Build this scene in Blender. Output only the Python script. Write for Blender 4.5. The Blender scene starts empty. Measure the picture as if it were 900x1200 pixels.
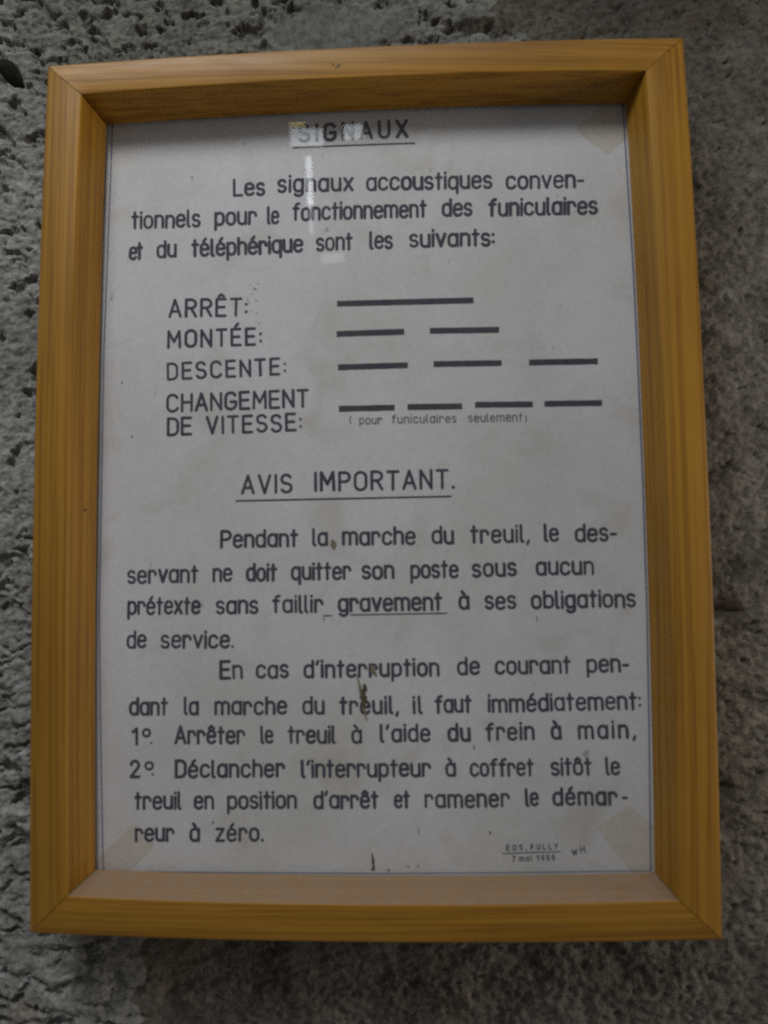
# A framed, hand-lettered notice hanging on a rough stone wall (close-up).
import bpy, bmesh, math, random
import numpy as np
from mathutils import Matrix, Vector

scene = bpy.context.scene
random.seed(11)
rng = np.random.default_rng(5)
HZ = 1.5                                   # height of the middle of the notice above the floor

# ------------------------------------------------------------------ camera
# plan used below: x right, y up, z out of the wall, metres, origin in the middle of the glass
def P(x, y, z):
    return Vector((x, -z, y + HZ))

cam_d = bpy.data.cameras.new("camera")
cam = bpy.data.objects.new("camera", cam_d)
scene.collection.objects.link(cam)
scene.camera = cam
cam_d.sensor_fit = 'VERTICAL'
cam_d.sensor_height = 24.0
cam_d.lens = 24.0 * 950.0 / 1200.0
cam_d.clip_start = 0.02
cam_d.clip_end = 60.0
rot = Matrix(((0.998615, 0.016471, 0.049976), (0.051105, -0.077283, -0.995699), (-0.012538, 0.996873, -0.078018)))
cam.matrix_world = Matrix.Translation((0.03205, -0.44374, -0.05337 + HZ)) @ rot.to_4x4()
cam_d.dof.use_dof = True
cam_d.dof.focus_distance = 0.62
cam_d.dof.aperture_fstop = 4.2

# ------------------------------------------------------------------ light
scene.view_settings.view_transform = 'Standard'
scene.view_settings.look = 'None'
scene.view_settings.exposure = 0.0
scene.view_settings.gamma = 1.0
scene.cycles.use_denoising = False
scene.cycles.sample_clamp_indirect = 1.5
scene.cycles.caustics_reflective = False
world = bpy.data.worlds.new("World")
scene.world = world
world.use_nodes = True
bg = world.node_tree.nodes["Background"]
bg.inputs[0].default_value = (0.98, 0.98, 1.0, 1)
bg.inputs[1].default_value = 0.11

def area(name, pos, target, sx, sy, power, col, roll=0.0):
    d = bpy.data.lights.new(name, 'AREA')
    d.shape = 'RECTANGLE'
    d.size, d.size_y = sx, sy
    d.energy = power
    d.color = col
    o = bpy.data.objects.new(name, d)
    scene.collection.objects.link(o)
    o.location = P(*pos)
    o.rotation_euler = (P(*target) - P(*pos)).to_track_quat('-Z', 'Y').to_euler()
    o.rotation_euler.rotate_axis('Z', roll)
    return o

# daylight falling in from high on the left
area("skylight", (-0.28, 0.68, 0.50), (-0.06, 0.04, 0.0), 0.32, 0.20, 2.75, (0.93, 0.97, 1.0))
# added unseen fill lamp high in front, and a low window along the wall to the right
area("room_fill", (-0.40, 2.15, 1.95), (0.0, 0.0, 0.0), 1.3, 0.7, 17.5, (0.97, 0.98, 1.0))
area("side_window", (1.0, -0.08, 0.19), (-0.1, 0.0, 0.0), 0.24, 0.26, 4.1, (1.0, 0.92, 0.80))
# panes of the window high up behind the viewer that the glass mirrors
area("window_pane_light", (-0.392, 1.612, 2.5), (-0.03, 0.19, 0), 0.125, 0.062, 0.066, (0.85, 0.92, 1.0), 0.02)
area("window_pane_light", (-0.215, 1.625, 2.5), (-0.03, 0.19, 0), 0.075, 0.050, 0.036, (0.9, 0.95, 1.0), 0.05)
area("warm_lamp_light", (-0.430, 1.672, 2.5), (-0.03, 0.19, 0), 0.060, 0.022, 0.014, (1.0, 0.85, 0.25), 0.0)
area("window_gap_light", (-0.383, 1.44, 2.5), (-0.03, 0.15, 0), 0.022, 0.17, 0.052, (0.9, 0.95, 1.0), 0.03)
area("window_gap_light", (-0.377, 1.30, 2.5), (-0.03, 0.15, 0), 0.014, 0.13, 0.012, (0.9, 0.95, 1.0), 0.03)
area("low_pane_light", (-0.296, 1.137, 2.5), (-0.03, 0.1, 0), 0.085, 0.034, 0.012, (1.0, 0.97, 0.9), 0.10)

# ------------------------------------------------------------------ helpers
def link(o, parent=None):
    scene.collection.objects.link(o)
    if parent is not None:
        o.parent = parent
    return o

def thing(name, label, cat):
    o = bpy.data.objects.new(name, None)
    o.empty_display_size = 0.05
    o["label"] = label
    o["category"] = cat
    return link(o)

def mesh_obj(name, verts, faces, mat, parent, smooth=False):
    me = bpy.data.meshes.new(name)
    me.from_pydata([P(*v) for v in verts], [], faces)
    me.update()
    if smooth:
        me.polygons.foreach_set("use_smooth", [True] * len(me.polygons))
    if mat:
        me.materials.append(mat)
    return link(bpy.data.objects.new(name, me), parent)

class Nodes:
    def __init__(self, name):
        self.mat = bpy.data.materials.new(name)
        self.mat.use_nodes = True
        self.t = self.mat.node_tree
        self.b = self.t.nodes["Principled BSDF"]
        self.out = self.t.nodes["Material Output"]
    def n(self, kind, **kw):
        nd = self.t.nodes.new(kind)
        for k, v in kw.items():
            setattr(nd, k, v)
        return nd
    def l(self, a, b):
        self.t.links.new(a, b)
    def val(self, sock, v):
        sock.default_value = v
    def noise(self, vec, scale, detail=4.0, rough=0.6, dist=0.0):
        nd = self.n("ShaderNodeTexNoise")
        nd.inputs["Scale"].default_value = scale
        nd.inputs["Detail"].default_value = detail
        nd.inputs["Roughness"].default_value = rough
        nd.inputs["Distortion"].default_value = dist
        if vec is not None:
            self.l(vec, nd.inputs["Vector"])
        return nd.outputs["Fac"]
    def ramp(self, fac, stops):
        nd = self.n("ShaderNodeValToRGB")
        el = nd.color_ramp.elements
        while len(el) < len(stops):
            el.new(0.5)
        for e, (p, c) in zip(el, stops):
            e.position = p
            e.color = (*c, 1) if not isinstance(c, (int, float)) else (c, c, c, 1)
        self.l(fac, nd.inputs[0])
        return nd.outputs[0]
    def mix(self, fac, a, b, mode='MIX'):
        nd = self.n("ShaderNodeMix", data_type='RGBA', blend_type=mode)
        for s, v in ((0, fac), (6, a), (7, b)):
            if isinstance(v, (int, float)):
                nd.inputs[s].default_value = v if s == 0 else (v, v, v, 1)
            elif isinstance(v, tuple):
                nd.inputs[s].default_value = (*v, 1)
            else:
                self.l(v, nd.inputs[s])
        return nd.outputs[2]
    def bump(self, h, strength, dist):
        nd = self.n("ShaderNodeBump")
        nd.inputs["Strength"].default_value = strength
        nd.inputs["Distance"].default_value = dist
        self.l(h, nd.inputs["Height"])
        self.l(nd.outputs[0], self.b.inputs["Normal"])
    def coords(self, scale=(1, 1, 1), rot=(0, 0, 0), attr=None):
        if attr:
            tc = self.n("ShaderNodeAttribute", attribute_name=attr)
            src = tc.outputs["Vector"]
        else:
            tc = self.n("ShaderNodeTexCoord")
            src = tc.outputs["Object"]
        mp = self.n("ShaderNodeMapping")
        mp.inputs["Scale"].default_value = scale
        mp.inputs["Rotation"].default_value = rot
        self.l(src, mp.inputs["Vector"])
        return mp.outputs[0]

# ------------------------------------------------------------------ materials
def stone_material(name, dark, mid, light, fleck, scale, bump, upper_tint):
    k = Nodes(name)
    v = k.coords()
    c = k.ramp(k.noise(v, 22 * scale, 6, 0.68, 0.4), [(0.28, dark), (0.5, mid), (0.74, light)])
    fine = k.ramp(k.noise(v, 260, 3, 0.6), [(0.36, 0.62), (0.5, 1.0), (0.66, 1.28)])
    c = k.mix(0.85, c, fine, 'MULTIPLY')
    spot = k.ramp(k.noise(v, 70, 3, 0.55), [(0.64, 0.0), (0.76, 0.8)])
    c = k.mix(spot, c, fleck)
    rust = k.ramp(k.noise(k.coords((1, 1, 1), (0.3, 0.2, 0.5)), 14, 3, 0.5), [(0.6, 0.0), (0.74, 0.45)])
    c = k.mix(rust, c, (mid[0] * 1.15, mid[1] * 0.88, mid[2] * 0.6))
    # darker tint over the courses above the frame, broken up by noise
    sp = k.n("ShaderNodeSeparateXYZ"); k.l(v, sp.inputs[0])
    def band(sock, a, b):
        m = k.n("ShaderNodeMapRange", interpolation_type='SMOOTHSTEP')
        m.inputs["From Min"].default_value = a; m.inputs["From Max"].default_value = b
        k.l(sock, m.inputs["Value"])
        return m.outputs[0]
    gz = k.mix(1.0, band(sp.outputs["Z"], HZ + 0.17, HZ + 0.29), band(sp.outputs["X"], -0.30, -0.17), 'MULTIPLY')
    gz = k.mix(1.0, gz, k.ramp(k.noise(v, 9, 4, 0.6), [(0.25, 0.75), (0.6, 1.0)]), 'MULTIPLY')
    c = k.mix(gz, c, k.mix(1.0, c, upper_tint, 'MULTIPLY'))
    k.l(c, k.b.inputs["Base Color"])
    k.val(k.b.inputs["Roughness"], 0.93)
    k.val(k.b.inputs["Specular IOR Level"], 0.25)
    k.bump(k.noise(v, 420, 5, 0.7), bump, 0.0012)
    return k.mat

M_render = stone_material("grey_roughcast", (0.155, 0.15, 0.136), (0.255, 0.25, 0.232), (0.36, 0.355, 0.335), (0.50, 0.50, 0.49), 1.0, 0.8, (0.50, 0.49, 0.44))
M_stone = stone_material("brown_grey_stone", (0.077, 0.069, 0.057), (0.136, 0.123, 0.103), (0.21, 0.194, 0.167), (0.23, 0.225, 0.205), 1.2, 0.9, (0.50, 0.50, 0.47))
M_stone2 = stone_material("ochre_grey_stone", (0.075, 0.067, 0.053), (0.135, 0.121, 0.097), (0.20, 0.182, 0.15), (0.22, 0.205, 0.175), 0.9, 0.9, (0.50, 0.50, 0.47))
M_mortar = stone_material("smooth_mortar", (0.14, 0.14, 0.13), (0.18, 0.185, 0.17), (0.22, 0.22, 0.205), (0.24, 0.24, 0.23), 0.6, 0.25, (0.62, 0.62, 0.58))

def wood_material():
    k = Nodes("varnished_pine")
    g = k.coords((1, 1, 1), (0, 0, 0), "grain")
    def gr(su, sv, off):
        mp = k.n("ShaderNodeMapping")
        mp.inputs["Scale"].default_value = (su, sv, sv)
        mp.inputs["Location"].default_value = off
        k.l(g, mp.inputs["Vector"])
        return mp.outputs[0]
    # year rings: fine irregular lines that run along the board
    lines = k.noise(gr(3.2, 400, (0.3, 0.01, 0.02)), 1.0, 2.0, 0.55)
    ring = k.ramp(lines, [(0.36, (0.335, 0.166, 0.020)), (0.50, (0.32, 0.157, 0.018)), (0.57, (0.215, 0.097, 0.010)), (0.63, (0.30, 0.145, 0.017))])
    broad = k.ramp(k.noise(gr(1.2, 60, (5, 0.3, 0.1)), 1.0, 2, 0.5), [(0.35, 0.93), (0.65, 1.06)])
    ring = k.mix(0.9, ring, broad, 'MULTIPLY')
    streak = k.ramp(k.noise(gr(5, 260, (0, 0, 0)), 1.0, 4, 0.6), [(0.3, 0.90), (0.5, 1.0), (0.72, 1.06)])
    c = k.mix(0.8, ring, streak, 'MULTIPLY')
    cloud = k.ramp(k.noise(gr(9, 22, (2, 1, 0)), 1.0, 3, 0.5), [(0.3, (0.84, 0.80, 0.74)), (0.7, (1.12, 1.12, 1.1))])
    c = k.mix(0.8, c, cloud, 'MULTIPLY')
    dots = k.ramp(k.noise(gr(700, 900, (0, 3, 0)), 1.0, 2, 0.5), [(0.70, 0.0), (0.78, 0.5)])
    c = k.mix(dots, c, (0.24, 0.10, 0.03))
    # dust lying on whatever faces up
    geo = k.n("ShaderNodeNewGeometry")
    sep = k.n("ShaderNodeSeparateXYZ")
    k.l(geo.outputs["Normal"], sep.inputs[0])
    up = k.ramp(sep.outputs["Z"], [(0.55, 0.0), (0.9, 1.0)])
    o = k.coords()
    dn = k.ramp(k.noise(o, 120, 6, 0.7), [(0.25, 0.45), (0.75, 0.95)])
    amt = k.mix(1.0, up, dn, 'MULTIPLY')
    c = k.mix(amt, c, (0.27, 0.203, 0.150))
    speck = k.ramp(k.noise(o, 750, 2, 0.5), [(0.70, 0.0), (0.78, 0.55)])
    c = k.mix(k.mix(1.0, up, speck, 'MULTIPLY'), c, (0.60, 0.55, 0.48))
    k.l(c, k.b.inputs["Base Color"])
    r = k.ramp(k.noise(gr(30, 200, (1, 0, 0)), 1.0, 3, 0.5), [(0.3, 0.40), (0.7, 0.55)])
    r = k.mix(amt, r, 0.85)
    k.l(r, k.b.inputs["Roughness"])
    k.val(k.b.inputs["Coat Weight"], 0.06)
    k.val(k.b.inputs["Specular IOR Level"], 0.24)
    k.val(k.b.inputs["Coat Roughness"], 0.28)
    k.bump(k.noise(gr(40, 500, (0, 0, 1)), 1.0, 3, 0.6), 0.25, 0.0004)
    return k.mat
M_wood = wood_material()

def paper_material():
    k = Nodes("aged_paper")
    v = k.coords()
    c = k.ramp(k.noise(v, 9, 5, 0.6), [(0.25, (0.575, 0.56, 0.52)), (0.55, (0.685, 0.675, 0.675)), (0.8, (0.735, 0.725, 0.74))])
    fine = k.ramp(k.noise(v, 420, 4, 0.7), [(0.3, 0.93), (0.7, 1.05)])
    c = k.mix(1.0, c, fine, 'MULTIPLY')
    # foxing and thumbed patches
    fx = k.ramp(k.noise(v, 27, 4, 0.55, 0.6), [(0.54, 0.0), (0.78, 0.6)])
    c = k.mix(fx, c, (0.47, 0.43, 0.34))
    sp = k.ramp(k.noise(k.coords((1, 1, 0.45)), 210, 2, 0.5), [(0.735, 0.0), (0.80, 0.6)])
    c = k.mix(sp, c, (0.26, 0.22, 0.16))
    k.l(c, k.b.inputs["Base Color"])
    k.val(k.b.inputs["Roughness"], 0.8)
    k.val(k.b.inputs["Specular IOR Level"], 0.3)
    k.bump(k.noise(v, 900, 3, 0.6), 0.15, 0.0002)
    return k.mat
M_paper = paper_material()

def ink_material(name, a, b, rough=0.7):
    k = Nodes(name)
    c = k.ramp(k.noise(k.coords(), 300, 4, 0.6), [(0.3, a), (0.75, b)])
    k.l(c, k.b.inputs["Base Color"])
    k.val(k.b.inputs["Roughness"], rough)
    k.val(k.b.inputs["Specular IOR Level"], 0.2)
    return k.mat
M_ink = ink_material("india_ink", (0.034, 0.030, 0.050), (0.064, 0.058, 0.086))
M_bar = ink_material("thick_ink", (0.032, 0.032, 0.046), (0.055, 0.055, 0.074))
M_thin = ink_material("thin_ink", (0.055, 0.055, 0.07), (0.10, 0.10, 0.115))
M_blue = ink_material("blue_line_ink", (0.07, 0.07, 0.15), (0.13, 0.13, 0.23))
M_stain = ink_material("dried_insect_stain", (0.035, 0.026, 0.010), (0.11, 0.085, 0.035), 0.6)
M_smear = ink_material("brown_smear", (0.16, 0.13, 0.075), (0.25, 0.21, 0.13), 0.6)
M_speck = ink_material("tan_speck", (0.30, 0.23, 0.10), (0.38, 0.31, 0.17), 0.7)
M_tape = ink_material("yellowed_tape", (0.56, 0.505, 0.43), (0.64, 0.60, 0.535), 0.6)
M_board = ink_material("grey_backing_board", (0.16, 0.12, 0.08), (0.22, 0.17, 0.11), 0.9)
M_nail = ink_material("rusty_nail", (0.10, 0.06, 0.03), (0.20, 0.13, 0.06), 0.6)

def glass_material():
    k = Nodes("window_glass")
    t = k.t
    tr = k.n("ShaderNodeBsdfTransparent")
    gl = k.n("ShaderNodeBsdfGlossy")
    gl.inputs["Roughness"].default_value = 0.003
    lw = k.n("ShaderNodeLayerWeight")
    lw.inputs["Blend"].default_value = 0.5
    p5 = k.n("ShaderNodeMath", operation='POWER'); p5.inputs[1].default_value = 5.0
    k.l(lw.outputs["Facing"], p5.inputs[0])
    fr = k.n("ShaderNodeMath", operation='MULTIPLY_ADD')
    fr.inputs[1].default_value = 0.96; fr.inputs[2].default_value = 0.04
    k.l(p5.outputs[0], fr.inputs[0])
    m1 = k.n("ShaderNodeMixShader")
    k.l(fr.outputs[0], m1.inputs[0]); k.l(tr.outputs[0], m1.inputs[1]); k.l(gl.outputs[0], m1.inputs[2])
    # a film of dust on the pane
    df = k.n("ShaderNodeBsdfDiffuse")
    df.inputs["Color"].default_value = (0.55, 0.53, 0.50, 1)
    d = k.ramp(k.noise(k.coords((1.0, 1.0, 0.35)), 40, 5, 0.65), [(0.3, 0.004), (0.8, 0.03)])
    m2 = k.n("ShaderNodeMixShader")
    k.l(d, m2.inputs[0]); k.l(m1.outputs[0], m2.inputs[1]); k.l(df.outputs[0], m2.inputs[2])
    k.l(m2.outputs[0], k.out.inputs["Surface"])
    t.nodes.remove(k.b)
    return k.mat
M_glass = glass_material()

# ------------------------------------------------------------------ stone wall
def hash2(ix, iy, s):
    h = (ix.astype(np.int64) * 374761393 + iy.astype(np.int64) * 668265263 + s * 1442695041) & 0xffffffff
    h = ((h ^ (h >> 13)) * 1274126177) & 0xffffffff
    return ((h ^ (h >> 16)) & 0xffff) / 65535.0

def perlin(x, y, s=0):
    ix, iy = np.floor(x), np.floor(y)
    fx, fy = x - ix, y - iy
    u = fx * fx * fx * (fx * (fx * 6 - 15) + 10)
    v = fy * fy * fy * (fy * (fy * 6 - 15) + 10)
    def g(ax, ay):
        a = hash2(ix + ax, iy + ay, s) * 2 * np.pi
        return np.cos(a) * (fx - ax) + np.sin(a) * (fy - ay)
    a = g(0, 0) + u * (g(1, 0) - g(0, 0))
    b = g(0, 1) + u * (g(1, 1) - g(0, 1))
    return (a + v * (b - a)) * 1.4

def fbm(x, y, s=0, o=4, gain=0.5):
    r, a = 0, 1.0
    for i in range(o):
        r = r + a * perlin(x, y, s + i * 17)
        x, y, a = x * 2.03, y * 2.03, a * gain
    return r

def worley(x, y, s):
    ix, iy = np.floor(x), np.floor(y)
    d1 = np.full_like(x, 9.0); d2 = np.full_like(x, 9.0)
    for ax in (-1, 0, 1):
        for ay in (-1, 0, 1):
            px = ix + ax + hash2(ix + ax, iy + ay, s)
            py = iy + ay + hash2(ix + ax, iy + ay, s + 7)
            d = np.hypot(px - x, py - y)
            d2 = np.minimum(d2, np.maximum(d, d1)); d1 = np.minimum(d1, d)
    return d1, d2

def sstep(a, b, x):
    t = np.clip((x - a) / (b - a), 0, 1)
    return t * t * (3 - 2 * t)

def build_wall():
    root = thing("stone_wall", "rough grey and brown stone wall with flaking roughcast behind the wooden frame", "wall")
    root.location = (0, 0, 0)
    def axis(inner, outer, fine):
        mid = np.arange(-inner, inner + fine / 2, fine)
        k, step, ext = inner, fine, []
        while k < outer:
            step = min(step * 1.12, 0.008); k += step; ext.append(k)
        ext = np.array(ext)
        return np.concatenate([-ext[::-1], mid, ext])
    xs, ys = axis(0.262, 0.62, 0.00088), axis(0.335, 0.72, 0.00088)
    X, Y = np.meshgrid(xs, ys)
    wx = X + 0.012 * fbm(X * 18, Y * 18, 3, 3); wy = Y + 0.009 * fbm(X * 18, Y * 18, 9, 3)
    seeds = [(0.29, -0.046, 1), (0.27, 0.10, 1), (0.20, 0.27, 1), (0.30, 0.30, 1), (0.28, -0.122, 2), (0.28, -0.228, 3), (0.10, -0.29, 3),
             (0.10, 0.36, 1), (0.0, 0.2, 1), (0.0, 0.0, 1), (0.05, -0.15, 2), (-0.06, -0.30, 3), (-0.15, -0.2, 3), (0.47, 0.05, 6), (0.45, -0.2, 7), (0.2, -0.45, 8),
             (-0.1, -0.47, 9), (0.3, 0.47, 10), (0.0, 0.5, 11)]
    best = {}
    for sx, sy, lb in seeds:
        d = np.hypot(wx - sx, wy - sy)
        best[lb] = np.minimum(best[lb], d) if lb in best else d
    keys = sorted(best)
    D = np.stack([best[k] for k in keys])
    order = np.argsort(D, axis=0)
    lab = np.array(keys)[order[0]]
    gap = np.take_along_axis(D, order[1:2], 0)[0] - np.take_along_axis(D, order[0:1], 0)[0]
    del D
    # roughcast over the left side and the top
    edge = 0.02 * fbm(X * 14, Y * 14, 31, 3)
    rc = sstep(0.02, -0.02, wx + 0.172 + edge * 0.7)
    rc = np.maximum(rc, sstep(0.02, -0.02, np.maximum(wx - 0.085, 0.255 - wy) + edge * 0.6))
    rc = np.maximum(rc, sstep(0.02, -0.02, np.maximum(wx + 0.135, wy + 0.245) + edge * 0.8))
    # stones
    h_s = 0.004 * fbm(X * 9, Y * 9, 40, 2) + 0.0013 * fbm(X * 55, Y * 75, 41, 3) + 0.0008 * fbm(X * 190 + Y * 60, Y * 300 - X * 60, 42, 4, 0.62) + 0.0011 * fbm(X * 26 + Y * 12, Y * 120 - X * 40, 43, 3)
    h_s -= (0.0040 * sstep(0.018, 0.0, gap) + 0.0035 * sstep(0.005, 0.0, gap)) * sstep(-0.5, 0.5, fbm(X * 30, Y * 30, 71, 2))
    pits = fbm(X * 95, Y * 120, 47, 3)
    h_s -= 0.0014 * sstep(0.45, 0.8, pits)
    # roughcast: lumps with deep hollows drawn out along a slant
    slant = np.where(Y > 0.05, -0.62, -0.25) * 1.0
    ca, sa = np.cos(-0.55), np.sin(-0.55)
    u = X * ca + Y * sa; v = -X * sa + Y * ca
    t = sstep(-0.05, 0.12, Y)
    u = t * u + (1 - t) * X; v = t * v + (1 - t) * Y
    wu = u + 0.004 * fbm(X * 80, Y * 80, 51, 3); wv = v + 0.004 * fbm(X * 80, Y * 80, 52, 3)
    d1, d2 = worley(wu * 62, wv * 118, 53)
    lump = sstep(0.0, 0.5, d2 - d1)
    hol = sstep(0.08, 0.48, fbm(wu * 52, wv * 108, 56, 4, 0.55))
    h_r = 0.0030 * fbm(X * 16, Y * 16, 50, 2) + 0.0016 * fbm(u * 34, v * 60, 58, 2) + 0.0009 * lump - 0.0046 * hol * (1 - 0.35 * lump) + 0.0011 * fbm(X * 150, Y * 190, 57, 4, 0.62) + 0.0022
    # smooth dab of mortar above the frame
    mp = sstep(1.25, 0.8, np.hypot((wx + 0.022) / 0.036, (wy - 0.279) / 0.018))
    H = h_s * (1 - rc) + h_r * rc
    H = H * (1 - mp) + mp * (0.002 + 0.0006 * fbm(X * 60, Y * 60, 60, 3))
    # open hole at the upper left
    H -= 0.022 * sstep(1.15, 0.5, np.hypot((wx + 0.226 + 0.3 * (wy - 0.258)) / 0.0065, (wy - 0.258) / 0.0095))
    # broken edge of a stone above the frame
    H += 0.006 * sstep(0.020, 0.010, np.hypot(wx - 0.075, (wy - 0.288) * 1.5)) * (1 - mp)
    Z = np.minimum(-0.0265 + H, -0.0178)
    lab = np.where(rc > 0.5, 20, lab)
    lab = np.where(mp > 0.5, 21, lab)
    ny, nx = X.shape
    co = np.stack([X, -Z, Y + HZ], -1).reshape(-1, 3).astype(np.float32)
    idx = np.arange(nx * ny).reshape(ny, nx)
    quads = np.stack([idx[:-1, :-1], idx[:-1, 1:], idx[1:, 1:], idx[1:, :-1]], -1).reshape(-1, 4)
    fl = lab[:-1, :-1].reshape(-1)
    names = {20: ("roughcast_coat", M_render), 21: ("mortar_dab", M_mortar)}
    for lb in np.unique(fl):
        q = quads[fl == lb]
        used, inv = np.unique(q, return_inverse=True)
        inv = inv.reshape(-1)
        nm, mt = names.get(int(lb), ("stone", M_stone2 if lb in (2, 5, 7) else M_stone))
        me = bpy.data.meshes.new(nm)
        me.vertices.add(len(used)); me.vertices.foreach_set("co", co[used].reshape(-1))
        me.loops.add(len(inv)); me.loops.foreach_set("vertex_index", inv.astype(np.int32))
        me.polygons.add(len(q))
        me.polygons.foreach_set("loop_start", np.arange(0, len(inv), 4, dtype=np.int32))
        me.polygons.foreach_set("use_smooth", np.ones(len(q), dtype=bool))
        me.update(calc_edges=True); me.validate()
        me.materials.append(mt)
        o = link(bpy.data.objects.new(nm, me), root)
        if lb == 20: o["label"] = "pale grey lumpy roughcast with dark hollows"
        if lb == 21: o["label"] = "smooth flat dab of grey mortar"
build_wall()

# ------------------------------------------------------------------ the framed notice
notice = thing("framed_notice", "hand-lettered French safety notice behind glass in a deep honey-coloured pine frame", "framed notice")
W2, H2 = 0.2982 / 2, 0.21            # half the glass opening
S, D, ZB = 0.00605, 0.02034, 0.0165  # splay of the inner face, depth in front of the glass, depth behind
BOW = 0.003                          # the old boards have bent outward a little
ML, MR, MT, MB = 0.01967, 0.02032, 0.01762, 0.01885

def rail(side, width):
    """One mitred board: profile (n = outward in the plane, z = out of the wall) swept along its side."""
    r = 0.0009
    prof = []
    def rnd(n, z, a0):
        for k in range(4):
            a = a0 - k * math.pi / 6
            prof.append((n + r * math.cos(a), z + r * math.sin(a)))
    prof.append((0.0, 0.0))
    rnd(S + r, D - r, math.pi)             # inner front edge, softly rounded
    rnd(S + width - r, D - r, math.pi / 2)
    prof.append((S + width, -ZB)); prof.append((0.0085, -ZB)); prof.append((0.0085, -0.0002)); prof.append((0.003, -0.0002))
    horiz = side in 'tb'
    n_seg = 36
    verts, faces, grain = [], [], []
    off = {'t': 0.0, 'b': 3.1, 'l': 6.7, 'r': 9.3}[side]
    A = H2 if horiz else W2                # distance of the opening's edge
    B = W2 if horiz else H2
    wid = {'l': (MT, MB), 'r': (MT, MB), 't': (ML, MR), 'b': (ML, MR)}[side]
    for i in range(n_seg + 1):
        u = i / n_seg * 2 - 1
        for n, z in prof:
            # mitre: the end of each profile point moves out with n (scaled where boards differ in width)
            def ext(e):
                return n if n <= S else S + (n - S) * wid[e] / width
            along = u * B + (ext(1) if u > 0 else -ext(0)) * abs(u)
            lim = 0.00022 * (1 if abs(u) == 1 else 0)
            along -= lim * (1 if u > 0 else -1)
            w = A + n + BOW * (1 - u * u) * (0.8 if z <= 0.0005 else 1.0)
            if side == 't': p = (along, w, z)
            elif side == 'b': p = (along, -w, z)
            elif side == 'l': p = (-w, -along, z)
            else: p = (w, -along, z)
            verts.append(p)
            grain.append((along + off, n + off * 0.13 + {'t': 0.045, 'b': 0.006, 'l': 0.004, 'r': 0.008}[side] * along, z + off * 0.07))
    k = len(prof)
    for i in range(n_seg):
        for j in range(k):
            a, b = i * k + j, i * k + (j + 1) % k
            faces.append((a, b, b + k, a + k))
    faces.append(tuple(range(k))[::-1]); faces.append(tuple(range(n_seg * k, n_seg * k + k)))
    o = mesh_obj("frame_rail", verts, faces, M_wood, notice)
    bm = bmesh.new(); bm.from_mesh(o.data); bmesh.ops.recalc_face_normals(bm, faces=bm.faces); bm.to_mesh(o.data); bm.free()
    at = o.data.attributes.new("grain", 'FLOAT_VECTOR', 'POINT')
    at.data.foreach_set("vector", [c for g in grain for c in g])
    for pl in o.data.polygons: pl.use_smooth = len(pl.vertices) == 4
    o.data.set_sharp_from_angle(angle=math.radians(50))
    return o
rail_top = rail('t', MT); rail_top["label"] = "top board of the frame with small dark nail marks"
rail_bottom = rail('b', MB); rail_bottom["label"] = "bottom board of the frame, dusty along its upper face"
rail_left = rail('l', ML)
rail_right = rail('r', MR)

def slab(name, x0, x1, y0, y1, z0, z1, mat, parent):
    v = [(x0, y0, z0), (x1, y0, z0), (x1, y1, z0), (x0, y1, z0), (x0, y0, z1), (x1, y0, z1), (x1, y1, z1), (x0, y1, z1)]
    f = [(3, 2, 1, 0), (4, 5, 6, 7), (0, 1, 5, 4), (1, 2, 6, 5), (2, 3, 7, 6), (3, 0, 4, 7)]
    return mesh_obj(name, v, f, mat, parent)
glass = slab("glass_pane", -W2 - 0.0068, W2 + 0.0068, -H2 - 0.0068, H2 + 0.0068, -0.0020, -0.0004, M_glass, notice)
slab("backing_board", -W2 - 0.0072, W2 + 0.0072, -H2 - 0.0072, H2 + 0.0072, -0.0090, -0.0042, M_board, notice)

# the sheet of paper, slightly cockled
ZP = -0.0033
def cockle(x, y):
    return 0.00022 * (math.sin(x * 46 + 1.2 + 0.8 * math.sin(y * 9)) * (0.4 + 0.6 * max(0, y / 0.21)) + 0.6 * math.sin(x * 17 - y * 21 + 0.5) + 0.4 * math.sin(y * 38 + x * 11))
def sheet():
    nx, ny = 90, 124
    xs = [-(W2 + 0.0062) + 2 * (W2 + 0.0062) * i / nx for i in range(nx + 1)]
    ys = [-(H2 + 0.0062) + 2 * (H2 + 0.0062) * j / ny for j in range(ny + 1)]
    v = [(x, y, ZP + cockle(x, y)) for y in ys for x in xs]
    f = [(j * (nx + 1) + i, j * (nx + 1) + i + 1, (j + 1) * (nx + 1) + i + 1, (j + 1) * (nx + 1) + i) for j in range(ny) for i in range(nx)]
    o = mesh_obj("notice_sheet", v, f, M_paper, notice, True)
    md = o.modifiers.new("thickness", 'SOLIDIFY'); md.thickness = 0.0002; md.offset = -1
    return o
paper = sheet()
paper["label"] = "yellowed white sheet of paper with dark hand lettering"

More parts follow.
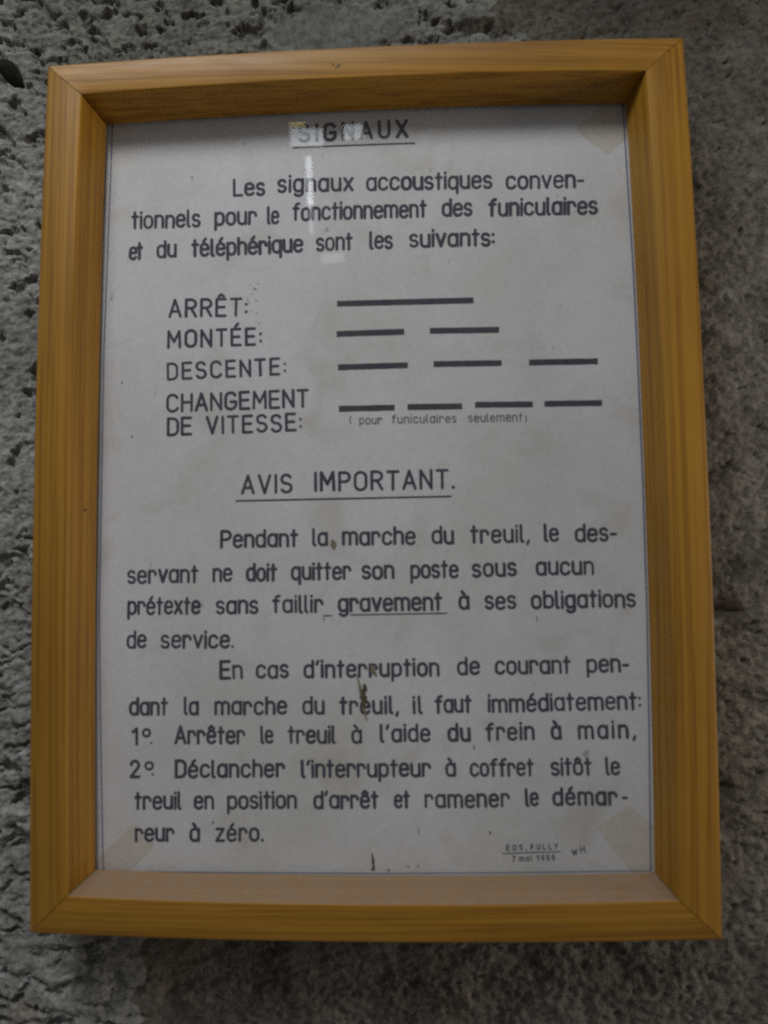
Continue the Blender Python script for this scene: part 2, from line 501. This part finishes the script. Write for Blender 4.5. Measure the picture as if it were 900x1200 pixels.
# ------------------------------------------------------------------ pen lettering
def arc(cx, cy, rx, ry, a0, a1, n=10):
    return [(cx + rx * math.cos(math.radians(a0 + (a1 - a0) * i / n)), cy + ry * math.sin(math.radians(a0 + (a1 - a0) * i / n))) for i in range(n + 1)]
def loop(x0, y0, x1, y1, r=None, n=7):
    w, h = x1 - x0, y1 - y0
    rx = w / 2; ry = min(h / 2, (r or w / 2 * 1.15))
    p = arc(x1 - rx, y1 - ry, rx, ry, 0, 90, n) + arc(x0 + rx, y1 - ry, rx, ry, 90, 180, n)[1:] + arc(x0 + rx, y0 + ry, rx, ry, 180, 270, n) + arc(x1 - rx, y0 + ry, rx, ry, 270, 360, n)[1:]
    return p + [p[0]]
X = 0.73
O = loop(0, 0, 0.44, X)
def arch(x, w):
    return [(x, 0.42)] + arc(x + w / 2, X - w / 2 * 1.1, w / 2, w / 2 * 1.1, 180, 0, 10) + [(x + w, 0)]
G = {
 'a': [O, [(0.44, X), (0.44, 0)]], 'b': [O, [(0, 1), (0, 0)]], 'd': [O, [(0.44, 1), (0.44, 0)]],
 'p': [O, [(0, X), (0, -0.29)]], 'q': [O, [(0.44, X), (0.44, -0.29)]], 'o': [O],
 'g': [O, [(0.44, X)] + arc(0.23, -0.09, 0.21, 0.19, 0, -150, 10)],
 'c': [arc(0.22, X - 0.24, 0.21, 0.24, 22, 180, 10) + arc(0.22, 0.24, 0.22, 0.24, 180, 338, 10)],
 'e': [[(0.02, 0.39), (0.42, 0.39)], [(0.43, 0.40)] + arc(0.22, X - 0.24, 0.21, 0.24, 0, 180, 10) + arc(0.22, 0.24, 0.22, 0.24, 180, 330, 10)],
 'f': [[(0.13, 0)] + arc(0.30, 0.80, 0.17, 0.20, 180, 75, 7), [(0, 0.70), (0.30, 0.70)]],
 'h': [[(0, 1), (0, 0)], arch(0, 0.42)],
 'i': [[(0, X), (0, 0)], [(0, 0.95), (0, 0.985)]],
 'l': [[(0, 1)] + arc(0.11, 0.12, 0.11, 0.12, 180, 265, 6)],
 'm': [[(0, X), (0, 0)], arch(0, 0.36), arch(0.36, 0.36)],
 'n': [[(0, X), (0, 0)], arch(0, 0.42)],
 'r': [[(0, X), (0, 0)], [(0, 0.42)] + arc(0.18, X - 0.21, 0.18, 0.21, 180, 8, 9) + [(0.36, 0.50)]],
 's': [arc(0.19, 0.545, 0.175, 0.185, 25, 262, 11) + arc(0.195, 0.185, 0.185, 0.185, 80, -155, 11)],
 't': [[(0.13, 0.96), (0.13, 0)], [(0, 0.70), (0.29, 0.70)]],
 'u': [[(0, X)] + arc(0.21, 0.23, 0.21, 0.23, 180, 360, 10) + [(0.42, 0.3)], [(0.42, X), (0.42, 0)]],
 'v': [[(0, X), (0.21, 0)], [(0.42, X), (0.21, 0)]],
 'x': [[(0, X), (0.40, 0)], [(0.40, X), (0, 0)]],
 'z': [[(0.02, X), (0.40, X)], [(0.40, X), (0, 0)], [(0, 0), (0.41, 0)]],
 'A': [[(0, 0), (0.28, 1)], [(0.56, 0), (0.28, 1)], [(0.09, 0.31), (0.47, 0.31)]],
 'C': [arc(0.27, 0.72, 0.26, 0.28, 20, 180, 10) + arc(0.27, 0.28, 0.27, 0.28, 180, 340, 10)],
 'D': [[(0, 0), (0, 1)], [(0, 1)] + arc(0.22, 0.70, 0.29, 0.30, 90, 0, 8) + arc(0.22, 0.30, 0.29, 0.30, 0, -90, 8) + [(0, 0)]],
 'E': [[(0, 0), (0, 1)], [(0, 1), (0.45, 1)], [(0, 0.52), (0.40, 0.52)], [(0, 0), (0.46, 0)]],
 'F': [[(0, 0), (0, 1)], [(0, 1), (0.45, 1)], [(0, 0.52), (0.38, 0.52)]],
 'G': [arc(0.27, 0.72, 0.26, 0.28, 25, 180, 10) + arc(0.27, 0.28, 0.27, 0.28, 180, 360, 12) + [(0.54, 0.44)], [(0.54, 0.45), (0.28, 0.45)]],
 'H': [[(0, 0), (0, 1)], [(0.50, 0), (0.50, 1)], [(0, 0.52), (0.50, 0.52)]],
 'I': [[(0, 0), (0, 1)]],
 'L': [[(0, 1), (0, 0)], [(0, 0), (0.42, 0)]],
 'M': [[(0, 0), (0.02, 1)], [(0.02, 1), (0.31, 0.34)], [(0.60, 1), (0.31, 0.34)], [(0.60, 1), (0.62, 0)]],
 'N': [[(0, 0), (0, 1)], [(0, 1), (0.51, 0)], [(0.51, 0), (0.51, 1)]],
 'O': [loop(0, 0, 0.54, 1, 0.30, 9)],
 'P': [[(0, 0), (0, 1)], [(0, 1)] + arc(0.24, 0.74, 0.25, 0.26, 90, -90, 11) + [(0, 0.48)]],
 'R': [[(0, 0), (0, 1)], [(0, 1)] + arc(0.24, 0.745, 0.25, 0.255, 90, -90, 11) + [(0, 0.49)], [(0.25, 0.49), (0.50, 0)]],
 'S': [arc(0.24, 0.755, 0.23, 0.245, 25, 262, 12) + arc(0.245, 0.255, 0.245, 0.255, 82, -155, 12)],
 'T': [[(0.25, 0), (0.25, 1)], [(0, 1), (0.50, 1)]],
 'U': [[(0, 1)] + arc(0.25, 0.28, 0.25, 0.28, 180, 360, 12) + [(0.50, 1)]],
 'V': [[(0, 1), (0.27, 0)], [(0.54, 1), (0.27, 0)]],
 'W': [[(0, 1), (0.2, 0)], [(0.2, 0), (0.40, 0.8)], [(0.40, 0.8), (0.6, 0)], [(0.6, 0), (0.8, 1)]],
 'X': [[(0, 1), (0.50, 0)], [(0.50, 1), (0, 0)]],
 'Y': [[(0, 1), (0.25, 0.5)], [(0.50, 1), (0.25, 0.5)], [(0.25, 0.5), (0.25, 0)]],
 '1': [[(0, 0.78), (0.22, 1)], [(0.22, 1), (0.22, 0)]],
 '2': [[(0.01, 0.76)] + arc(0.24, 0.74, 0.235, 0.26, 165, -35, 11) + [(0, 0)], [(0, 0), (0.50, 0)]],
 '5': [[(0.42, 1), (0.06, 1)], [(0.06, 1), (0.03, 0.54)], [(0.03, 0.54)] + arc(0.22, 0.31, 0.23, 0.31, 125, -150, 12)],
 '7': [[(0, 1), (0.46, 1)], [(0.46, 1), (0.14, 0)]],
 '9': [loop(0, 0.42, 0.44, 1), [(0.44, 0.7)] + arc(0.20, 0.3, 0.24, 0.3, 0, -80, 8)],
 'º': [loop(0, 0.50, 0.44, 0.95, 0.225, 7)],
 ':': [[(0, 0.20), (0, 0.215)], [(0, 0.65), (0, 0.665)]], '.': [[(0, 0.03), (0, 0.045)]], ',': [[(0.07, 0.06), (0, -0.15)]],
 "'": [[(0.07, 1.0), (0.0, 0.80)]], '-': [[(0, 0.37), (0.24, 0.37)]],
 '(': [arc(0.35, 0.4, 0.32, 0.6, 130, 230, 6)], ')': [arc(-0.1, 0.4, 0.32, 0.6, 50, -50, 6)],
}
ACC = {'é': ('e', [[(0.17, 0.87), (0.30, 1.05)]]), 'è': ('e', [[(0.14, 1.05), (0.27, 0.87)]]), 'à': ('a', [[(0.13, 1.06), (0.26, 0.88)]]),
       'ê': ('e', [[(0.08, 0.87), (0.22, 1.02)], [(0.22, 1.02), (0.36, 0.87)]]), 'ô': ('o', [[(0.08, 0.87), (0.22, 1.02)], [(0.22, 1.02), (0.36, 0.87)]]),
       'Ê': ('E', [[(0.10, 1.16), (0.23, 1.29)], [(0.23, 1.29), (0.36, 1.16)]]), 'É': ('E', [[(0.20, 1.15), (0.34, 1.34)]])}
for ch, (base, extra) in ACC.items():
    G[ch] = G[base] + extra

class Pen:
    """Collects inked strokes lying on the sheet and makes one mesh of them."""
    def __init__(self):
        self.v, self.f, self.k = [], [], 0
    def stroke(self, pts, w, cap='round'):
        q = [pts[0]]
        for p in pts[1:]:
            if math.dist(p, q[-1]) > 1e-5: q.append(p)
        if len(q) < 2: q.append((q[0][0] + 1e-5, q[0][1]))
        closed = math.dist(q[0], q[-1]) < 1.5e-5 and len(q) > 4
        if closed: q = q[:-1]
        self.k += 1
        lift = 0.00006 + 0.0000045 * (self.k % 9)
        z = lambda x, y: ZP + cockle(x, y) + lift
        hw, n = w / 2, len(q)
        L, R = [], []
        for i, (x, y) in enumerate(q):
            a = q[(i - 1) % n] if (closed or i > 0) else q[i]
            b = q[(i + 1) % n] if (closed or i < n - 1) else q[i]
            tx, ty = b[0] - a[0], b[1] - a[1]
            d = math.hypot(tx, ty) or 1
            nx, ny = -ty / d, tx / d
            h = hw * (1 + random.uniform(-0.05, 0.05))
            for lst, s in ((L, 1), (R, -1)):
                px, py = x + nx * h * s, y + ny * h * s
                lst.append(len(self.v)); self.v.append((px, py, z(px, py)))
        for i in range(n if closed else n - 1):
            j = (i + 1) % n
            self.f.append((L[i], R[i], R[j], L[j]))
        if not closed and cap == 'round':
            for (i, j) in ((0, 1), (n - 1, n - 2)):
                x, y = q[i]
                a0 = math.atan2(y - q[j][1], x - q[j][0])
                first, last = (R[i], L[i]) if i else (L[i], R[i])
                ids = [first]
                for s in range(1, 6):
                    a = a0 - math.pi / 2 + math.pi * s / 6
                    px, py = x + hw * math.cos(a), y + hw * math.sin(a)
                    ids.append(len(self.v)); self.v.append((px, py, z(px, py)))
                ids.append(last)
                self.f.append(tuple(ids))
    def write(self, text, x0, y0, x1, y1, cap, pen, jitter=1.0):
        gap = 0.205
        pen *= 1.26 if cap > 0.006 else 1.12
        wd = []
        for ch in text:
            xs = [p[0] for st in G[ch] for p in st]
            wd.append((min(xs), max(xs)))
        gw = sum(b - a for a, b in wd)
        space = x1 - x0 - pen
        ng = max(1, len(text) - 1)
        s = space / (cap * (gw + gap * (len(text) - 1))) if (gw + gap) > 0 else 1
        s = min(1.15, max(0.84, s))
        g = (space - s * cap * gw) / ng if len(text) > 1 else 0
        dx, dy = x1 - x0, y1 - y0
        ln = math.hypot(dx, dy) or 1
        ux, uy = dx / ln, dy / ln
        cur = pen / 2
        for ch, (a, b) in zip(text, wd):
            jy = random.gauss(0, 0.012) * cap * jitter
            jr = random.gauss(0, 0.008) * jitter
            jw = pen * (1 + random.gauss(0, 0.05))
            for st in G[ch]:
                pts = []
                for (px, py) in st:
                    lx, ly = cur + (px - a) * s * cap, py * cap + jy
                    lx -= ly * jr
                    pts.append((x0 + ux * lx - uy * ly, y0 + uy * lx + ux * ly))
                self.stroke(pts, jw)
            cur += (b - a) * s * cap + g
    def build(self, name, mat, parent, label=None):
        o = mesh_obj(name, self.v, self.f, mat, parent)
        bm = bmesh.new(); bm.from_mesh(o.data)
        for f in bm.faces:
            f.normal_update()
            if f.normal.y > 0: f.normal_flip()
        bm.to_mesh(o.data); bm.free()
        if label: o["label"] = label
        return o

mm = 0.001
# (words: text, start x y, end x y, letter height, pen width) in millimetres on the sheet
LINES = [
 ('title', [('SIGNAUX', -37.21, 196.89, 26.4, 197.44, 9.56, 1.48)]),
 ('text_line', [('Les', -75.46, 166.22, -56.51, 166.12, 9.32, 1.37), ('signaux', -49.68, 167.39, -5.39, 166.74, 9.49, 1.37), ('accoustiques', 1.55, 166.48, 73.73, 165.51, 9.42, 1.41), ('conven-', 80.92, 164.49, 125.13, 163.82, 9.35, 1.35)]),
 ('text_line', [('tionnels', -134.69, 148.61, -94.05, 148.71, 9.52, 1.32), ('pour', -86.25, 149.19, -61.22, 149.07, 9.48, 1.37), ('le', -55.64, 149.02, -48.24, 149.01, 9.45, 1.37), ('fonctionnement', -41.1, 150.27, 36.25, 149.87, 9.41, 1.36), ('des', 44.48, 150.07, 62.07, 149.59, 9.35, 1.4), ('funiculaires', 70.71, 149.13, 132.22, 147.91, 9.3, 1.44)]),
 ('text_line', [('et', -135.97, 130.28, -127.57, 130.36, 9.37, 1.37), ('du', -119.84, 131.01, -107.87, 130.87, 9.36, 1.37), ('téléphérique', -99.57, 130.95, -34.45, 131.79, 9.41, 1.51), ('sont', -27.45, 132.21, -6.12, 132.09, 9.37, 1.4), ('les', 3.03, 132.18, 16.71, 132.07, 9.34, 1.35), ('suivants:', 25.67, 132.42, 74.16, 131.87, 9.3, 1.44)]),
 ('row_word', [('ARRÊT:', -112.56, 95.74, -66.73, 95.4, 9.72, 1.35)]),
 ('row_word', [('MONTÉE:', -113.15, 77.85, -58.41, 78.34, 9.26, 1.34)]),
 ('row_word', [('DESCENTE:', -113.24, 59.31, -44.58, 60.77, 9.0, 1.33)]),
 ('row_word', [('CHANGEMENT', -113.33, 40.89, -31.84, 41.93, 9.43, 1.32)]),
 ('row_word', [('DE', -112.97, 27.45, -98.3, 27.52, 9.37, 1.32), ('VITESSE:', -90.5, 27.84, -35.77, 28.59, 9.23, 1.31)]),
 ('small_note', [('(', -9.09, 31.97, -7.41, 31.93, 4.35, 0.48), ('pour', -3.59, 31.12, 9.3, 31.18, 4.34, 0.6), ('funiculaires', 14.55, 31.35, 50.61, 30.98, 4.57, 0.6), ('seulement', 57.08, 31.07, 87.09, 30.88, 4.55, 0.6), (')', 88.24, 30.38, 89.65, 30.35, 4.3, 0.48)]),
 ('heading', [('AVIS', -70.52, -6.51, -41.2, -6.32, 9.74, 1.3), ('IMPORTANT.', -29.23, -5.81, 48.96, -5.65, 9.86, 1.38)]),
 ('text_line', [('Pendant', -82.26, -36.41, -38.21, -36.43, 8.88, 1.38), ('la', -30.5, -36.21, -21.57, -36.1, 8.85, 1.28), ('marche', -13.89, -35.98, 27.06, -36.1, 8.91, 1.32), ('du', 35.59, -35.99, 48.14, -35.94, 8.78, 1.32), ('treuil,', 56.78, -35.83, 89.54, -35.84, 8.85, 1.31), ('le', 96.95, -35.48, 105.36, -35.37, 8.82, 1.31), ('des-', 113.64, -35.96, 136.61, -35.83, 8.8, 1.3)]),
 ('text_line', [('servant', -134.66, -55.68, -94.2, -55.55, 8.97, 1.28), ('ne', -86.42, -55.32, -75.01, -55.22, 8.94, 1.28), ('doit', -67.59, -55.17, -50.18, -55.29, 8.92, 1.32), ('quitter', -42.47, -54.91, -8.71, -54.86, 8.79, 1.32), ('son', -3.2, -54.78, 15.05, -54.78, 8.86, 1.36), ('poste', 23.58, -54.79, 50.34, -54.65, 8.83, 1.31), ('sous', 57.32, -54.37, 81.99, -54.21, 8.8, 1.35), ('aucun', 92.06, -54.01, 123.64, -53.86, 8.76, 1.3)]),
 ('text_line', [('prétexte', -134.45, -72.97, -92.9, -73.15, 8.92, 1.32), ('sans', -84.53, -73.1, -60.44, -73.11, 8.88, 1.31), ('faillir', -52.98, -72.85, -24.43, -72.77, 8.84, 1.26), ('gravement', -16.55, -72.53, 41.03, -72.19, 8.8, 1.4), ('à', 49.76, -72.05, 56.03, -71.89, 8.76, 1.3), ('ses', 63.9, -72.11, 81.21, -72.15, 8.74, 1.29), ('obligations', 89.04, -72.0, 145.51, -71.68, 8.7, 1.29)]),
 ('text_line', [('de', -134.55, -91.55, -123.14, -91.5, 8.88, 1.27), ('service.', -115.31, -91.71, -74.22, -91.9, 8.84, 1.26)]),
 ('text_line', [('En', -82.26, -108.71, -68.97, -108.56, 9.05, 1.39), ('cas', -62.11, -108.37, -43.61, -108.35, 8.75, 1.3), ("d'interruption", -35.7, -108.4, 38.9, -107.72, 8.7, 1.33), ('de', 48.24, -107.37, 60.82, -107.17, 8.65, 1.28), ('courant', 68.63, -107.22, 109.56, -106.8, 8.62, 1.23), ('pen-', 117.75, -106.54, 140.64, -106.24, 8.58, 1.27)]),
 ('text_line', [('dant', -132.66, -128.15, -110.83, -128.1, 8.76, 1.3), ('la', -102.12, -128.04, -93.57, -127.98, 8.73, 1.29), ('marche', -85.03, -128.02, -44.61, -128.04, 8.7, 1.29), ('du', -36.5, -127.93, -24.0, -127.89, 8.67, 1.28), ('treuil,', -16.16, -128.06, 16.6, -127.82, 8.64, 1.33), ('il', 23.87, -127.95, 29.41, -127.83, 8.61, 1.32), ('faut', 35.78, -127.54, 55.8, -127.3, 8.59, 1.32), ('immédiatement:', 64.37, -127.34, 146.23, -126.01, 8.54, 1.27)]),
 ('text_line', [('1', -131.03, -144.32, -127.21, -144.23, 8.53, 1.24), ('º', -125.31, -144.24, -120.07, -144.25, 8.52, 1.15), ('Arrêter', -107.23, -143.77, -67.76, -143.63, 8.81, 1.33), ('le', -59.53, -143.64, -52.16, -143.48, 8.64, 1.28), ('treuil', -44.67, -143.68, -18.06, -143.55, 8.62, 1.28), ('à', -9.69, -143.44, -3.51, -143.31, 8.6, 1.27), ("l'aide", 5.76, -143.11, 33.45, -142.76, 8.57, 1.27), ('du', 42.41, -142.74, 55.02, -142.54, 8.55, 1.31), ('frein', 62.67, -142.24, 89.23, -141.99, 8.52, 1.31), ('à', 97.86, -141.88, 103.62, -141.71, 8.5, 1.26), ('main,', 112.12, -141.6, 142.98, -141.23, 8.48, 1.26)]),
 ('text_line', [('2', -131.92, -161.85, -125.83, -161.8, 8.48, 1.24), ('º', -123.83, -161.76, -118.23, -161.76, 8.47, 1.14), ('Déclancher', -106.86, -161.85, -45.98, -161.54, 8.65, 1.32), ("l'interrupteur", -37.36, -161.86, 33.36, -161.24, 8.54, 1.31), ('à', 40.92, -161.33, 46.87, -161.24, 8.49, 1.26), ('coffret', 53.95, -161.24, 88.27, -160.89, 8.47, 1.25), ('sitôt', 97.1, -160.81, 119.19, -160.55, 8.44, 1.29), ('le', 126.16, -160.37, 134.01, -160.15, 8.42, 1.25)]),
 ('text_line', [('treuil', -129.19, -178.95, -102.72, -178.72, 8.59, 1.27), ('en', -96.26, -178.62, -84.84, -178.46, 8.57, 1.27), ('position', -77.94, -178.54, -39.52, -178.25, 8.54, 1.27), ("d'arrêt", -30.7, -178.33, 4.87, -177.95, 8.5, 1.26), ('et', 13.01, -177.89, 21.73, -177.7, 8.47, 1.25), ('ramener', 29.42, -177.68, 75.18, -177.16, 8.44, 1.25), ('le', 83.2, -176.7, 90.56, -176.56, 8.41, 1.25), ('démar', 97.56, -176.37, 132.12, -175.96, 8.38, 1.33), ('-', 134.0, -175.96, 137.57, -175.87, 8.36, 1.24)]),
 ('text_line', [('reur', -128.76, -195.95, -106.59, -195.78, 8.54, 1.27), ('à', -98.51, -195.75, -92.5, -195.68, 8.52, 1.26), ('zéro.', -84.44, -195.79, -57.7, -195.6, 8.5, 1.26)]),
 ('place_name', [('EOS,', 72.5, -200.01, 83.64, -199.7, 2.56, 0.55), ('FULLY', 85.44, -199.7, 100.0, -199.11, 2.55, 0.55)]),
 ('date', [('7', 75.38, -205.77, 77.85, -205.76, 2.64, 0.53), ('mai', 79.21, -205.62, 85.96, -205.41, 2.64, 0.53), ('1955', 88.43, -205.36, 98.31, -205.04, 2.55, 0.53)]),
 ('initials', [('W', 107.11, -202.46, 111.15, -202.0, 2.85, 0.48), ('H', 111.62, -201.34, 115.66, -200.88, 3.51, 0.48)]),
]
KIND = {'title': 'title', 'text_line': 'text_line', 'row_word': 'signal_name', 'small_note': 'small_note', 'heading': 'heading', 'place_name': 'place_line', 'date': 'date_line', 'initials': 'initials'}
for kind, words in LINES:
    p = Pen()
    for w in words:
        t, x0, y0, x1, y1, cap, pen = w
        p.write(t, x0 * mm, y0 * mm, x1 * mm, y1 * mm, cap * mm, pen * mm, 1.0)
    thin = kind in ('small_note',)
    if words[0][0] in ('1', '2'):
        dx, dy = (-120.07, -143.51) if words[0][0] == '1' else (-119.1, -160.39)
        p.stroke([(dx * mm, dy * mm), (dx * mm + 0.0001, dy * mm)], 1.25 * mm)
    p.build(KIND[kind], M_thin if thin else M_ink, paper)

RULES = [
 ('signal_bar', [(-15.49, 100.47), (61.51, 100.22)], 3.46),
 ('signal_bar', [(-15.87, 82.97), (22.3, 83.22)], 3.44),
 ('signal_bar', [(36.68, 83.36), (75.4, 82.85)], 3.42),
 ('signal_bar', [(-15.3, 63.74), (24.08, 63.99)], 3.42),
 ('signal_bar', [(38.4, 64.25), (76.37, 63.89)], 3.4),
 ('signal_bar', [(91.46, 63.78), (129.31, 63.42)], 3.38),
 ('signal_bar', [(-15.01, 40.09), (16.34, 40.04)], 3.39),
 ('signal_bar', [(23.49, 40.16), (53.95, 39.93)], 3.37),
 ('signal_bar', [(61.06, 40.59), (92.95, 40.13)], 3.36),
 ('signal_bar', [(99.28, 40.22), (130.87, 39.95)], 3.35),
 ('underline', [(-40.1, 193.27), (29.76, 193.23)], 0.82),
 ('underline', [(-73.07, -10.78), (46.52, -10.34)], 0.86),
 ('underline', [(-23.97, -75.11), (-19.73, -75.06)], 0.61),
 ('underline', [(-9.61, -74.79), (43.31, -74.39)], 0.6),
 ('underline', [(70.7, -201.79), (100.99, -200.64)], 0.44),
 ('border_line', [(-146.52, 215.76), (-149.76, 72.38), (-150.05, -1.23), (-150.14, -73.04), (-148.64, -133.88), (-146.28, -202.48), (-145.66, -212.85)], 0.63),
 ('border_line', [(148.04, 214.84), (149.28, 162.16), (150.5, 112.85), (151.0, 64.41), (151.3, -6.72), (151.0, -76.09), (149.8, -134.86), (148.1, -201.18), (147.9, -210.34)], 0.76),
 ('border_line', [(-145.72, -211.95), (-61.9, -212.52), (2.63, -212.38), (75.23, -211.62), (148.18, -210.16)], 0.45),
]
for kind, pts, w in RULES:
    p = Pen()
    q = []
    for (a, b) in zip(pts[:-1], pts[1:]):
        n = max(2, int(math.dist(a, b) / 4))
        q += [(a[0] + (b[0] - a[0]) * i / n, a[1] + (b[1] - a[1]) * i / n) for i in range(n)]
    q.append(pts[-1])
    p.stroke([(x * mm, y * mm) for x, y in q], w * mm * (1.25 if kind == 'underline' else 1.0), 'flat' if kind == 'signal_bar' else 'round')
    p.build(kind, M_bar if kind == 'signal_bar' else M_blue if kind == 'border_line' else M_ink, paper)

# yellowed tape holding the corners of the sheet
def patch(name, pts, z, mat, parent, thick, rough=0.0, sub=5, follow=True):
    out = []
    n = len(pts)
    for i in range(n):
        a, b = pts[i], pts[(i + 1) % n]
        for k in range(sub):
            t = k / sub
            jx, jy = random.gauss(0, rough), random.gauss(0, rough)
            out.append(((a[0] + (b[0] - a[0]) * t + jx) * mm, (a[1] + (b[1] - a[1]) * t + jy) * mm))
    m = len(out)
    zz = (lambda x, y: z + cockle(x, y)) if follow else (lambda x, y: z)
    v = [(x, y, zz(x, y) + thick) for x, y in out] + [(x, y, zz(x, y)) for x, y in out]
    f = [tuple(range(m)), tuple(range(2 * m - 1, m - 1, -1))] + [(i, i + m, (i + 1) % m + m, (i + 1) % m) for i in range(m)]
    return mesh_obj(name, v, f, mat, parent)
for pts in ([(120.8, 197.1), (138.8, 182.0), (154.5, 195.5), (151.5, 215.5), (140.0, 215.5)],
            [(120.3, -188.1), (137.9, -176.5), (154.1, -190.2), (153.2, -214.2), (139.9, -213.4)],
            [(-128.6, -186.1), (-117.2, -197.8), (-133.7, -214.8), (-152.3, -214.8), (-152.3, -208.3)]):
    patch("tape_corner", pts, ZP + 0.00001, M_tape, paper, 0.00004, 0.16)

# dried insects and dirt stuck to the sheet
ZG = ZP + 0.00012
def blob(name, path, mat, label=None):
    """path: list of (x, y, half width) in mm, a ragged smear along it"""
    lft, rgt = [], []
    for i in range(len(path) - 1):
        a, b = path[i], path[i + 1]
        for k in range(5):
            t = k / 5
            x, y, h = (a[j] + (b[j] - a[j]) * t for j in range(3))
            d = math.hypot(b[0] - a[0], b[1] - a[1]) or 1
            nx, ny = -(b[1] - a[1]) / d, (b[0] - a[0]) / d
            h *= 1.25
            h1, h2 = h * random.uniform(0.6, 1.35), h * random.uniform(0.6, 1.35)
            lft.append((x + nx * h1, y + ny * h1)); rgt.append((x - nx * h2, y - ny * h2))
    out = lft + [path[-1][:2]] + rgt[::-1]
    o = patch(name, out, ZG, mat, paper, 0.00012, 0.0, 1, True)
    if label: o["label"] = label
blob("insect_stain", [(-19.0, -33.2, 0.4), (-18.9, -35.0, 1.3), (-18.4, -37.0, 1.1), (-18.0, -39.0, 0.3)], M_smear)
blob("insect_stain", [(-2.4, -111.8, 0.2), (-2.0, -114.6, 1.1), (-3.0, -117.5, 0.8), (-2.7, -120.0, 1.5), (-3.0, -123.2, 0.9), (-2.2, -125.0, 0.2)], M_stain, "dark squashed insect")
blob("brown_smear", [(-6.6, -106.5, 0.15), (-5.4, -111.0, 0.35), (-4.4, -115.0, 0.7), (-4.1, -119.0, 0.5), (-2.4, -126.0, 0.45), (-1.0, -132.5, 0.15)], M_smear)
blob("insect_stain", [(1.0, -101.8, 0.3), (2.2, -103.9, 1.0), (2.9, -105.6, 1.0), (4.4, -108.2, 0.2)], M_smear)
blob("insect_stain", [(0.9, -202.0, 0.2), (1.3, -205.5, 0.55), (1.7, -208.6, 0.45), (1.2, -211.0, 1.0)], M_stain)
for (x, y, r) in [(-62.9, 111.0, 0.55), (-62.0, 110.2, 0.4), (-66.6, 104.4, 0.4), (-66.0, 102.6, 0.3), (-61.8, 96.4, 0.35), (-60.3, 90.4, 0.35), (-61.3, 103.8, 0.3), (-64.2, 107.8, 0.3), (-63.2, 88.0, 0.3), (-64.6, 98.0, 0.3), (-60.8, 113.6, 0.3), (-65.2, 113.2, 0.25)]:
    blob("dirt_speck", [(x, y + r, 0.1), (x, y, r), (x, y - r, 0.1)], M_speck)
for (x, y, l, w) in [(26.0, -190, 2.6, 0.14), (56.6, -146.2, 1.6, 0.25), (64.2, -191.0, 0.9, 0.5), (20.1, -208.8, 0.7, 0.3), (25.5, -208.3, 0.6, 0.22), (9.6, -210.6, 0.8, 0.4), (-139.0, 58.0, 1.0, 0.25), (-133, 27, 0.8, 0.35), (-24.2, -76.5, 1.8, 0.18), (92.0, -78.0, 1.6, 0.15), (-85.5, -186, 0.8, 0.4)]:
    blob("dirt_speck", [(x - 0.15, y + l, 0.05), (x, y, w), (x + 0.15, y - l, 0.05)], M_stain)

# nail marks in the boards
def disc(name, c, n_axis, r, mat, parent, h=0.0003):
    bm = bmesh.new()
    bmesh.ops.create_cone(bm, cap_ends=True, segments=14, radius1=r, radius2=r * 0.85, depth=h)
    me = bpy.data.meshes.new(name); bm.to_mesh(me); bm.free(); me.materials.append(mat)
    o = link(bpy.data.objects.new(name, me), parent)
    o.location = P(*c); o.rotation_euler = n_axis
    return o
for dx, dz, r in ((-0.0017, 0.0004, 0.0008), (0.0016, -0.0003, 0.0010), (0.0002, -0.0013, 0.0007)):
    disc("nail_head", (-0.0124 + dx, 0.2268 + dz, D + 0.00003), (math.pi / 2, 0, 0), r, M_nail, rail_top)
disc("nail_head", (-0.1546, -0.0152, 0.009), (0, math.pi / 2, 0), 0.0008, M_nail, rail_left, 0.002)
